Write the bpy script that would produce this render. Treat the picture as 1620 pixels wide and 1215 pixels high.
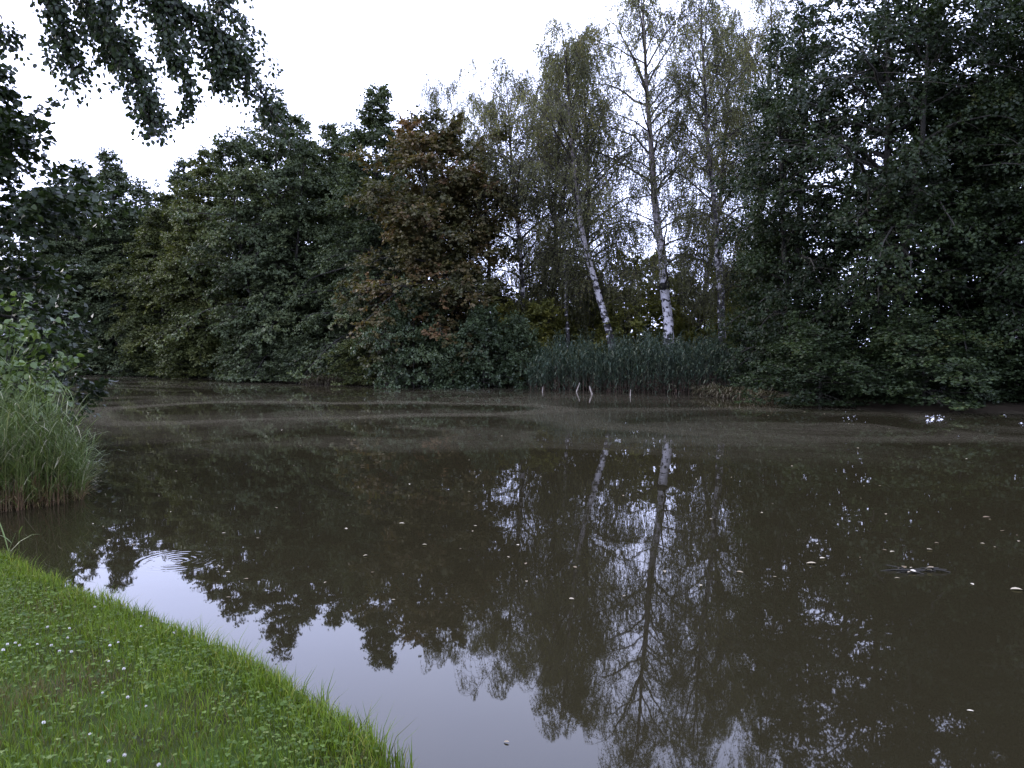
import bpy, math, random
import numpy as np

# ------------------------------------------------------------------ scene, camera, light
scn = bpy.context.scene
for o in list(bpy.data.objects):
    bpy.data.objects.remove(o)
COL = scn.collection
R = math.radians
EYE = 1.95                      # camera height above the water (z = 0)
FPX = 1200.0                    # focal length in photo pixels (photo 1620 x 1215)
PITCH = R(2.67)

cam_d = bpy.data.cameras.new('camera')
cam = bpy.data.objects.new('camera', cam_d)
COL.objects.link(cam)
cam.location = (0, 0, EYE)
cam.rotation_euler = (R(90) - PITCH, 0, 0)
cam_d.sensor_width = 36.0
cam_d.lens = 36.0 * FPX / 1620.0
cam_d.clip_start = 0.05
cam_d.clip_end = 3000
scn.camera = cam

SUN_EL, SUN_AZ = R(26), R(-62)   # low behind the clouds, ahead and to the left (azimuth from +Y)
world = bpy.data.worlds.new('World')
scn.world = world
world.use_nodes = True
wn, wl = world.node_tree.nodes, world.node_tree.links
wn.clear()
w_out = wn.new('ShaderNodeOutputWorld')
w_bg = wn.new('ShaderNodeBackground')
w_bg.inputs['Strength'].default_value = 0.10
sky = wn.new('ShaderNodeTexSky')
sky.sky_type = 'NISHITA'
sky.sun_disc = False
sky.sun_elevation = SUN_EL
sky.sun_rotation = SUN_AZ
sky.dust_density = 3.0
# an even deck of cloud lies over most of the blue
w_tc = wn.new('ShaderNodeTexCoord')
w_no = wn.new('ShaderNodeTexNoise')
w_no.inputs['Scale'].default_value = 1.6
w_no.inputs['Detail'].default_value = 4
w_cr = wn.new('ShaderNodeValToRGB')
w_cr.color_ramp.elements[0].position = 0.3
w_cr.color_ramp.elements[0].color = (0.56, 0.625, 1.0, 1)
w_cr.color_ramp.elements[1].position = 0.7
w_cr.color_ramp.elements[1].color = (0.65, 0.705, 1.0, 1)
w_sc = wn.new('ShaderNodeVectorMath')
w_sc.operation = 'SCALE'
w_sc.inputs['Scale'].default_value = 14.0
w_mx = wn.new('ShaderNodeMix')
w_mx.data_type = 'RGBA'
w_mx.inputs[0].default_value = 0.92
wl.new(w_tc.outputs['Generated'], w_no.inputs['Vector'])
wl.new(w_no.outputs['Fac'], w_cr.inputs['Fac'])
wl.new(w_cr.outputs['Color'], w_sc.inputs[0])
wl.new(sky.outputs['Color'], w_mx.inputs[6])
wl.new(w_sc.outputs[0], w_mx.inputs[7])
wl.new(w_mx.outputs[2], w_bg.inputs['Color'])
wl.new(w_bg.outputs[0], w_out.inputs[0])

sun_d = bpy.data.lights.new('sun', 'SUN')
sun_d.energy = 1.0
sun_d.angle = R(25)
sun_d.color = (1.0, 0.95, 0.88)
sun = bpy.data.objects.new('sun', sun_d)
COL.objects.link(sun)
sun.rotation_euler = (R(90) - SUN_EL, 0, math.pi - SUN_AZ)

vs = scn.view_settings
vs.view_transform = 'Standard'
vs.look = 'None'
vs.exposure = 1.7
vs.gamma = 1.0
vs.use_curve_mapping = False
scn.cycles.use_denoising = True
scn.cycles.max_bounces = 8
scn.cycles.diffuse_bounces = 3
scn.cycles.glossy_bounces = 3
scn.cycles.transmission_bounces = 4
scn.cycles.sample_clamp_indirect = 6

# ------------------------------------------------------------------ pixel helpers
def ray(px, py):
    dx, dy = (px - 810.0) / FPX, (607.5 - py) / FPX
    c, s = math.cos(PITCH), math.sin(PITCH)
    return np.array([dx, c + dy * s, -s + dy * c])
def on_plane(px, py, z=0.0):           # where the pixel's ray meets a level surface
    d = ray(px, py)
    return np.array([0, 0, EYE]) + d * ((z - EYE) / d[2])
def at_depth(px, py, Y):               # the point of the pixel's ray at ground distance Y
    d = ray(px, py)
    return np.array([0, 0, EYE]) + d * (Y / d[1])

# ------------------------------------------------------------------ mesh helpers
def nrm(v):
    return v / np.maximum(np.linalg.norm(v, axis=-1, keepdims=True), 1e-9)

class Mesh:
    """collects blocks of vertices and faces (with a material slot and a 0..1 tint per face)"""
    def __init__(self):
        self.v, self.f, self.n = [], [], 0
    def add(self, verts, faces, mat=0, tint=0.5):
        verts = np.asarray(verts, np.float32).reshape(-1, 3)
        faces = np.asarray(faces, np.int32)
        if len(faces) == 0:
            return
        t = np.broadcast_to(np.asarray(tint, np.float32), (len(faces),))
        self.v.append(verts)
        self.f.append((faces + self.n, mat, t))
        self.n += len(verts)
    def join(self, other):
        self.v += other.v
        self.f += [(f + self.n, m, t) for f, m, t in other.f]
        self.n += other.n
    def data(self, name, mats, smooth=False):
        me = bpy.data.meshes.new(name)
        V = np.concatenate(self.v)
        loops = np.concatenate([f.ravel() for f, m, t in self.f])
        tot = np.concatenate([np.full(len(f), f.shape[1], np.int32) for f, m, t in self.f])
        mi = np.concatenate([np.full(len(f), m, np.int32) for f, m, t in self.f])
        tn = np.concatenate([t for f, m, t in self.f]).astype(np.float32)
        start = np.concatenate([[0], np.cumsum(tot)[:-1]]).astype(np.int32)
        me.vertices.add(len(V)); me.loops.add(len(loops)); me.polygons.add(len(tot))
        me.vertices.foreach_set('co', V.ravel())
        me.loops.foreach_set('vertex_index', loops)
        me.polygons.foreach_set('loop_start', start)
        me.polygons.foreach_set('loop_total', tot)
        me.polygons.foreach_set('material_index', mi)
        if smooth:
            me.polygons.foreach_set('use_smooth', np.ones(len(tot), bool))
        a = me.attributes.new('tint', 'FLOAT', 'FACE')
        a.data.foreach_set('value', tn)
        for m in mats:
            me.materials.append(m)
        me.update(calc_edges=True)
        return me

def link(name, data, parent=None, loc=None):
    o = bpy.data.objects.new(name, data)
    COL.objects.link(o)
    if parent is not None:
        o.parent = parent
    if loc is not None:
        o.location = [float(c) for c in loc]
    return o
def tag(o, label=None, cat=None, group=None, kind=None):
    for k, v in (('label', label), ('category', cat), ('group', group), ('kind', kind)):
        if v:
            o[k] = v
    return o

def tubes(P, Rr, sides=4, cap=False):
    """P (n,k,3) polylines, Rr (n,k) radii -> verts, quad faces"""
    n, k, _ = P.shape
    T = np.gradient(P, axis=1) if k > 2 else np.repeat(P[:, 1:] - P[:, :1], 2, axis=1)
    T = nrm(T)
    mean = nrm(P[:, -1] - P[:, 0])
    ref = np.where(np.abs(mean[:, 2:3]) > 0.8, np.array([[1.0, 0.13, 0]]), np.array([[0.0, 0.1, 1.0]]))
    U = nrm(np.cross(T, ref[:, None, :]))
    W = np.cross(T, U)
    a = np.arange(sides) * (2 * np.pi / sides)
    ring = U[:, :, None, :] * np.cos(a)[None, None, :, None] + W[:, :, None, :] * np.sin(a)[None, None, :, None]
    V = P[:, :, None, :] + ring * Rr[:, :, None, None]
    base = (np.arange(n) * k * sides)[:, None, None]
    j = np.arange(k - 1)[None, :, None] * sides
    s = np.arange(sides)[None, None, :]
    s2 = (s + 1) % sides
    F = np.stack([base + j + s, base + j + s2, base + j + sides + s2, base + j + sides + s], -1).reshape(-1, 4)
    return V.reshape(-1, 3), F

def sample(P, i, s):
    """point and tangent on polyline i at 0..1 parameter s"""
    k = P.shape[1]
    x = np.clip(s, 0, 0.9999) * (k - 1)
    j = x.astype(int)
    f = (x - j)[:, None]
    a, b = P[i, j], P[i, j + 1]
    return a * (1 - f) + b * f, nrm(b - a)

def kites(P, D, N, L, W, fold=0.18):
    """simple leaves, 4 vertices each"""
    D = nrm(D); S = nrm(np.cross(D, N)); N = np.cross(S, D)
    L = L[:, None]; W = W[:, None]
    V = np.stack([P, P + D * L * .45 + S * W * .5 + N * W * fold, P + D * L, P + D * L * .45 - S * W * .5 + N * W * fold], 1)
    F = np.arange(len(P) * 4).reshape(-1, 4)
    return V.reshape(-1, 3), F

def blades6(P, D, N, L, W, fold=0.16, droop=0.12):
    """rounder leaves folded along the midrib, 8 vertices and 3 faces a side"""
    D = nrm(D); S = nrm(np.cross(D, N)); N = np.cross(S, D)
    L = L[:, None]; W = W[:, None]
    def p(t, s):
        return P + D * L * t + S * W * .5 * s + N * (W * fold * abs(s) - L * droop * t * t)
    V = np.stack([p(0, 0), p(.2, .72), p(.52, 1.0), p(.82, .62), p(1, 0), p(.82, -.62), p(.52, -1.0), p(.2, -.72)], 1)
    b = (np.arange(len(P)) * 8)[:, None]
    F = np.concatenate([b + np.array([[0, 1, 2, 4]]), b + np.array([[0, 4, 6, 7]])])
    T = np.concatenate([b + np.array([[2, 3, 4]]), b + np.array([[4, 5, 6]])])
    return V.reshape(-1, 3), F, T

# ------------------------------------------------------------------ materials
def mat_new(name):
    m = bpy.data.materials.new(name)
    m.use_nodes = True
    n, l = m.node_tree.nodes, m.node_tree.links
    n.clear()
    out = n.new('ShaderNodeOutputMaterial')
    return m, n, l, out
def ramp(n, stops):
    r = n.new('ShaderNodeValToRGB')
    e = r.color_ramp.elements
    e[0].position, e[0].color = stops[0][0], (*stops[0][1], 1)
    e[1].position, e[1].color = stops[-1][0], (*stops[-1][1], 1)
    for p, c in stops[1:-1]:
        x = e.new(p); x.color = (*c, 1)
    return r
def leaf_mat(name, stops, rough=0.5, spec=0.35, trans=0.25, obj_var=0.12):
    m, n, l, out = mat_new(name)
    at = n.new('ShaderNodeAttribute'); at.attribute_name = 'tint'
    oi = n.new('ShaderNodeObjectInfo')
    mr = n.new('ShaderNodeMapRange')
    mr.inputs['To Min'].default_value = -obj_var; mr.inputs['To Max'].default_value = obj_var
    l.new(oi.outputs['Random'], mr.inputs['Value'])
    ad = n.new('ShaderNodeMath'); ad.operation = 'ADD'
    l.new(at.outputs['Fac'], ad.inputs[0]); l.new(mr.outputs[0], ad.inputs[1])
    r = ramp(n, stops)
    l.new(ad.outputs[0], r.inputs['Fac'])
    p = n.new('ShaderNodeBsdfPrincipled')
    p.inputs['Roughness'].default_value = rough
    p.inputs['Specular IOR Level'].default_value = spec
    l.new(r.outputs['Color'], p.inputs['Base Color'])
    t = n.new('ShaderNodeBsdfTranslucent')
    g = n.new('ShaderNodeMix'); g.data_type = 'RGBA'; g.blend_type = 'MULTIPLY'; g.inputs[0].default_value = 1
    g.inputs[7].default_value = (1.0, 1.05, 0.55, 1)
    l.new(r.outputs['Color'], g.inputs[6]); l.new(g.outputs[2], t.inputs['Color'])
    mx = n.new('ShaderNodeMixShader'); mx.inputs[0].default_value = trans
    l.new(p.outputs[0], mx.inputs[1]); l.new(t.outputs[0], mx.inputs[2])
    l.new(mx.outputs[0], out.inputs[0])
    return m
def plain_mat(name, stops, scale=(6, 6, 1.5), rough=0.85, bump=0.4, detail=6):
    m, n, l, out = mat_new(name)
    tc = n.new('ShaderNodeTexCoord'); mp = n.new('ShaderNodeMapping')
    mp.inputs['Scale'].default_value = scale
    no = n.new('ShaderNodeTexNoise'); no.inputs['Scale'].default_value = 1; no.inputs['Detail'].default_value = detail
    l.new(tc.outputs['Object'], mp.inputs[0]); l.new(mp.outputs[0], no.inputs['Vector'])
    r = ramp(n, stops); l.new(no.outputs['Fac'], r.inputs['Fac'])
    p = n.new('ShaderNodeBsdfPrincipled'); p.inputs['Roughness'].default_value = rough
    p.inputs['Specular IOR Level'].default_value = 0.25
    l.new(r.outputs['Color'], p.inputs['Base Color'])
    b = n.new('ShaderNodeBump'); b.inputs['Strength'].default_value = bump; b.inputs['Distance'].default_value = 0.03
    l.new(no.outputs['Fac'], b.inputs['Height']); l.new(b.outputs[0], p.inputs['Normal'])
    l.new(p.outputs[0], out.inputs[0])
    return m

M = {}
M['alder'] = leaf_mat('alder_leaf', [(0, (.024, .032, .013)), (.45, (.056, .074, .032)), (.8, (.088, .106, .044)), (1, (.12, .128, .046))], rough=.6, spec=.22)
M['olive'] = leaf_mat('olive_leaf', [(0, (.030, .038, .010)), (.5, (.070, .082, .022)), (1, (.115, .115, .032))], rough=.6, spec=.22)
M['chestnut'] = leaf_mat('chestnut_leaf', [(0, (.030, .032, .011)), (.4, (.058, .058, .018)), (.65, (.078, .064, .020)), (.85, (.092, .062, .022)), (1, (.125, .066, .026))], rough=.6, trans=.3)
M['birch'] = leaf_mat('birch_leaf', [(0, (.065, .068, .030)), (.5, (.125, .128, .055)), (.85, (.18, .165, .065)), (1, (.22, .16, .05))], rough=.5, trans=.55)
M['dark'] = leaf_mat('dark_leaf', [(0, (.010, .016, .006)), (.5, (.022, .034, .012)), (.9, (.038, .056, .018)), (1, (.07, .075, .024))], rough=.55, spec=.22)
M['shrub'] = leaf_mat('shrub_leaf', [(0, (.022, .034, .014)), (.5, (.048, .070, .028)), (1, (.085, .108, .048))], rough=.5)
M['thicket'] = leaf_mat('thicket_leaf', [(0, (.06, .066, .014)), (.5, (.15, .15, .03)), (1, (.23, .20, .045))], rough=.6, trans=.45)
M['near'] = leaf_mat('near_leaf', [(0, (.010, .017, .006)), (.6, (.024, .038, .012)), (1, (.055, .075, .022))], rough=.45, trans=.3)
M['bush'] = leaf_mat('bright_bush_leaf', [(0, (.035, .060, .012)), (.5, (.075, .115, .022)), (.85, (.12, .165, .035)), (1, (.15, .17, .03))], rough=.4, spec=.5, trans=.3)
M['reed'] = leaf_mat('reed_leaf', [(0, (.14, .08, .04)), (.12, (.13, .10, .045)), (.3, (.085, .110, .020)), (.6, (.072, .108, .024)), (.9, (.12, .155, .04)), (1, (.30, .28, .18))], rough=.5, trans=.25, obj_var=.03)
M['far_reed'] = leaf_mat('far_reed_leaf', [(0, (.085, .05, .032)), (.15, (.07, .055, .035)), (.3, (.030, .046, .026)), (.7, (.046, .070, .040)), (1, (.12, .13, .075))], rough=.45, trans=.2, obj_var=.0)
M['fringe'] = leaf_mat('fringe_leaf', [(0, (.05, .035, .02)), (.5, (.10, .08, .045)), (1, (.07, .10, .04))], rough=.6)
M['grass'] = leaf_mat('grass_blade', [(0, (.10, .075, .035)), (.12, (.055, .068, .008)), (.5, (.078, .125, .010)), (.85, (.125, .18, .014)), (1, (.20, .20, .035))], rough=.6, spec=.15, trans=.35, obj_var=0)
M['clover'] = leaf_mat('clover_leaf', [(0, (.032, .058, .009)), (.5, (.062, .100, .014)), (.9, (.10, .150, .024)), (1, (.14, .17, .045))], rough=.6, spec=.2, trans=.3, obj_var=0)
M['bark'] = plain_mat('dark_bark', [(.3, (.013, .012, .009)), (.7, (.040, .036, .028))])
M['twig'] = plain_mat('twig_bark', [(.3, (.018, .015, .011)), (.7, (.045, .038, .029))], bump=0)
M['petal'] = plain_mat('clover_petal', [(.3, (.62, .58, .52)), (.7, (.80, .78, .74))], scale=(200, 200, 200), rough=.7)
M['clover_stem'] = plain_mat('clover_stem', [(.3, (.05, .10, .03)), (.7, (.08, .14, .04))], scale=(50, 50, 50), bump=0)
M['fallen'] = leaf_mat('fallen_leaf', [(0, (.11, .075, .035)), (.5, (.30, .25, .16)), (1, (.48, .43, .32))], rough=.6, trans=.1, obj_var=.35)
M['stake'] = plain_mat('weathered_wood', [(.3, (.16, .13, .10)), (.7, (.34, .30, .25))], scale=(20, 20, 4))

def birch_bark(name, black):
    m, n, l, out = mat_new(name)
    tc = n.new('ShaderNodeTexCoord')
    mp = n.new('ShaderNodeMapping'); mp.inputs['Scale'].default_value = (3.4, 3.4, 5.0)
    l.new(tc.outputs['Object'], mp.inputs[0])
    no = n.new('ShaderNodeTexNoise'); no.inputs['Scale'].default_value = 1.0; no.inputs['Detail'].default_value = 5; no.inputs['Roughness'].default_value = .65
    l.new(mp.outputs[0], no.inputs['Vector'])
    sx = n.new('ShaderNodeSeparateXYZ'); l.new(tc.outputs['Object'], sx.inputs[0])
    # more black plates towards the foot
    mr = n.new('ShaderNodeMapRange'); mr.inputs['From Min'].default_value = 0.5; mr.inputs['From Max'].default_value = 4.0
    mr.inputs['To Min'].default_value = 0.13 + black; mr.inputs['To Max'].default_value = black
    l.new(sx.outputs['Z'], mr.inputs['Value'])
    ad = n.new('ShaderNodeMath'); ad.operation = 'ADD'
    l.new(no.outputs['Fac'], ad.inputs[0]); l.new(mr.outputs[0], ad.inputs[1])
    r = ramp(n, [(.545, (0, 0, 0)), (.60, (1, 1, 1))]); l.new(ad.outputs[0], r.inputs['Fac'])
    n2 = n.new('ShaderNodeTexNoise'); n2.inputs['Scale'].default_value = 2.0; n2.inputs['Detail'].default_value = 4
    l.new(tc.outputs['Object'], n2.inputs['Vector'])
    # grey brown higher up where the bark is thin
    m2 = n.new('ShaderNodeMapRange'); m2.inputs['From Min'].default_value = 4.5; m2.inputs['From Max'].default_value = 10
    l.new(sx.outputs['Z'], m2.inputs['Value'])
    c1 = ramp(n, [(.3, (.42, .39, .38)), (.7, (.66, .63, .63))]); l.new(n2.outputs['Fac'], c1.inputs['Fac'])
    mx0 = n.new('ShaderNodeMix'); mx0.data_type = 'RGBA'
    l.new(m2.outputs[0], mx0.inputs[0]); l.new(c1.outputs['Color'], mx0.inputs[6]); mx0.inputs[7].default_value = (.16, .13, .12, 1)
    mx = n.new('ShaderNodeMix'); mx.data_type = 'RGBA'
    l.new(r.outputs['Color'], mx.inputs[0]); l.new(mx0.outputs[2], mx.inputs[6]); mx.inputs[7].default_value = (.022, .018, .016, 1)
    p = n.new('ShaderNodeBsdfPrincipled'); p.inputs['Roughness'].default_value = .75
    l.new(mx.outputs[2], p.inputs['Base Color'])
    b = n.new('ShaderNodeBump'); b.inputs['Strength'].default_value = .5; b.inputs['Distance'].default_value = .02; b.invert = True
    l.new(r.outputs['Color'], b.inputs['Height']); l.new(b.outputs[0], p.inputs['Normal'])
    l.new(p.outputs[0], out.inputs[0])
    return m
M['birch_bark'] = birch_bark('birch_bark', 0)
M['birch_bark_speckled'] = birch_bark('speckled_birch_bark', .06)
M['birch_bark_dark'] = birch_bark('dark_birch_bark', .10)

# ------------------------------------------------------------------ the pond's outline
near_px = [(-260, 815), (-120, 838), (0, 872), (60, 897), (110, 922), (180, 946), (250, 968), (330, 1003), (400, 1037), (450, 1062),
           (500, 1092), (560, 1132), (622, 1168), (615, 1215)]
near_shore = [on_plane(x, y, 0.16)[:2] for x, y in near_px]
_g = np.random.default_rng(17)
_fine = []
for _a, _b in zip(near_shore[:-1], near_shore[1:]):
    for _t in np.arange(0, 1, .25):
        _fine.append(_a + (_b - _a) * _t + _g.normal(0, .035, 2))
near_shore = _fine + [near_shore[-1]]
far_px = [(1690, 650), (1620, 650), (1540, 650), (1460, 650), (1380, 648), (1300, 643), (1230, 638), (1160, 630), (1100, 624), (1000, 620),
          (900, 617), (840, 614), (760, 612), (680, 611), (600, 610), (540, 609), (480, 608), (430, 602), (340, 598), (200, 592), (110, 590)]
far_shore = [on_plane(x, y, 0.0)[:2] for x, y in far_px]
pond = list(near_shore) + [(-0.42, 2.5), (-0.15, 1.9), (0.6, 1.3), (2.0, 0.9), (5, 0.2), (12, -1), (24, -2), (33, 3), (34, 12), (26, 19)] \
    + list(far_shore) + [(-40, 57), (-39, 50), (-27, 39), (-15.5, 23), (-9.2, 14), (-7.4, 11.4), (-7.0, 10.4), (-7.6, 9.6), (-9.5, 8.9)]
pond = np.array(pond, float)

def sdist(P):
    """signed distance to the pond's edge, positive on land"""
    P = np.atleast_2d(np.asarray(P, float))[:, :2]
    A, B = pond, np.roll(pond, -1, 0)
    d2 = np.full(len(P), 1e18)
    inside = np.zeros(len(P), bool)
    for a, b in zip(A, B):
        ab = b - a
        t = np.clip(((P - a) @ ab) / (ab @ ab + 1e-12), 0, 1)
        d2 = np.minimum(d2, ((P - a - t[:, None] * ab) ** 2).sum(1))
        c = (a[1] > P[:, 1]) != (b[1] > P[:, 1])
        xi = (b[0] - a[0]) * (P[:, 1] - a[1]) / (b[1] - a[1] + 1e-12) + a[0]
        inside ^= c & (P[:, 0] < xi)
    return np.sqrt(d2) * np.where(inside, -1, 1)

def vnoise(x, y, seed=0):
    s = seed * 12.9
    return (np.sin(x * 1.3 + s) * np.cos(y * 1.7 - s) + .5 * np.sin(x * 2.9 + y * 2.3 + 2 * s) + .25 * np.sin(x * 6.1 - y * 5.3 + s)) / 1.75
def height(P):
    P = np.atleast_2d(np.asarray(P, float))
    s = sdist(P)
    x, y = P[:, 0], P[:, 1]
    near = np.clip((11 - y) / 3, 0, 1) * np.clip((6 - x) / 3, 0, 1)
    land_near = 0.16 * np.clip(s / .12, 0, 1) + .17 * np.clip((s - .1) / 1.3, 0, 1) + .018 * vnoise(x * 1.6, y * 1.6, 1) * np.clip(s, 0, 1)
    land_far = .12 * np.clip(s / .4, 0, 1) + .7 * np.clip(s / 9, 0, 1) + .12 * vnoise(x * .4, y * .4, 2) * np.clip(s / 3, 0, 1)
    land = land_near * near + land_far * (1 - near)
    bed = np.maximum(-1.1, s * 1.2)
    return np.where(s > 0, land, bed)
def gz(x, y):
    return float(height([[x, y]])[0])

def grow_axis(lo, hi, step, far, k=1.16):
    core = list(np.arange(lo, hi + 1e-6, step))
    a, d = [], step
    x = lo
    while x > -far:
        d = min(d * k, 40); x -= d; a.append(x)
    b, d = [], step
    x = hi
    while x < far:
        d = min(d * k, 40); x += d; b.append(x)
    return np.array(a[::-1] + core + b)
gx = np.concatenate([grow_axis(-7, 1.2, .075, 8)[:0], np.unique(np.round(np.concatenate([
    -np.array([420, 330, 260, 200, 150, 110, 80, 65]), np.arange(-54, -8, 1.2), np.arange(-8, -6.6, .2), np.arange(-6.6, .8, .085), np.arange(.8, 3, .2), np.arange(3, 40, 1.2),
    np.array([44, 55, 70, 90, 120, 170, 240, 330, 420])]), 3))])
gy = np.unique(np.round(np.concatenate([-np.array([400, 300, 220, 160, 110, 75, 50, 35, 24, 16, 11, 8, 6, 4, 3]), np.arange(-2, 1.5, .2), np.arange(1.5, 7.6, .085), np.arange(7.6, 11, .16),
    np.arange(11, 66, 1.0), np.array([70, 80, 95, 120, 160, 220, 300, 420])]), 3))
GX, GY = np.meshgrid(gx, gy)
gp = np.stack([GX.ravel(), GY.ravel()], 1)
g_s = sdist(gp)
gm = Mesh()
nx, ny = len(gx), len(gy)
ii = np.arange(nx * ny).reshape(ny, nx)
gf = np.stack([ii[:-1, :-1], ii[:-1, 1:], ii[1:, 1:], ii[1:, :-1]], -1).reshape(-1, 4)
gm.add(np.column_stack([gp, height(gp)]), gf)

def ground_mat():
    m, n, l, out = mat_new('earth_and_turf')
    ge = n.new('ShaderNodeNewGeometry')
    sx = n.new('ShaderNodeSeparateXYZ'); l.new(ge.outputs['Position'], sx.inputs[0])
    no = n.new('ShaderNodeTexNoise'); no.inputs['Scale'].default_value = 3.0; no.inputs['Detail'].default_value = 8
    l.new(ge.outputs['Position'], no.inputs['Vector'])
    turf = ramp(n, [(.35, (.024, .026, .008)), (.6, (.035, .060, .010))]); l.new(no.outputs['Fac'], turf.inputs['Fac'])
    litter = ramp(n, [(.3, (.018, .015, .010)), (.55, (.040, .032, .020)), (.75, (.035, .042, .015))]); l.new(no.outputs['Fac'], litter.inputs['Fac'])
    mr = n.new('ShaderNodeMapRange'); mr.inputs['From Min'].default_value = 9; mr.inputs['From Max'].default_value = 16
    l.new(sx.outputs['Y'], mr.inputs['Value'])
    mx = n.new('ShaderNodeMix'); mx.data_type = 'RGBA'
    l.new(mr.outputs[0], mx.inputs[0]); l.new(turf.outputs['Color'], mx.inputs[6]); l.new(litter.outputs['Color'], mx.inputs[7])
    mud = n.new('ShaderNodeMapRange'); mud.inputs['From Min'].default_value = .08; mud.inputs['From Max'].default_value = .18; l.new(sx.outputs['Z'], mud.inputs['Value'])
    mm = n.new('ShaderNodeMix'); mm.data_type = 'RGBA'; l.new(mud.outputs[0], mm.inputs[0]); mm.inputs[6].default_value = (.020, .015, .009, 1); l.new(mx.outputs[2], mm.inputs[7])
    p = n.new('ShaderNodeBsdfPrincipled'); p.inputs['Roughness'].default_value = .95; p.inputs['Specular IOR Level'].default_value = .1
    l.new(mm.outputs[2], p.inputs['Base Color'])
    b = n.new('ShaderNodeBump'); b.inputs['Strength'].default_value = .6; b.inputs['Distance'].default_value = .02
    l.new(no.outputs['Fac'], b.inputs['Height']); l.new(b.outputs[0], p.inputs['Normal'])
    l.new(p.outputs[0], out.inputs[0])
    return m
ground = link('ground', gm.data('ground', [ground_mat()], smooth=True))
tag(ground, 'low grassy bank and dark woodland floor round the pond', 'ground', kind='structure')

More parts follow.
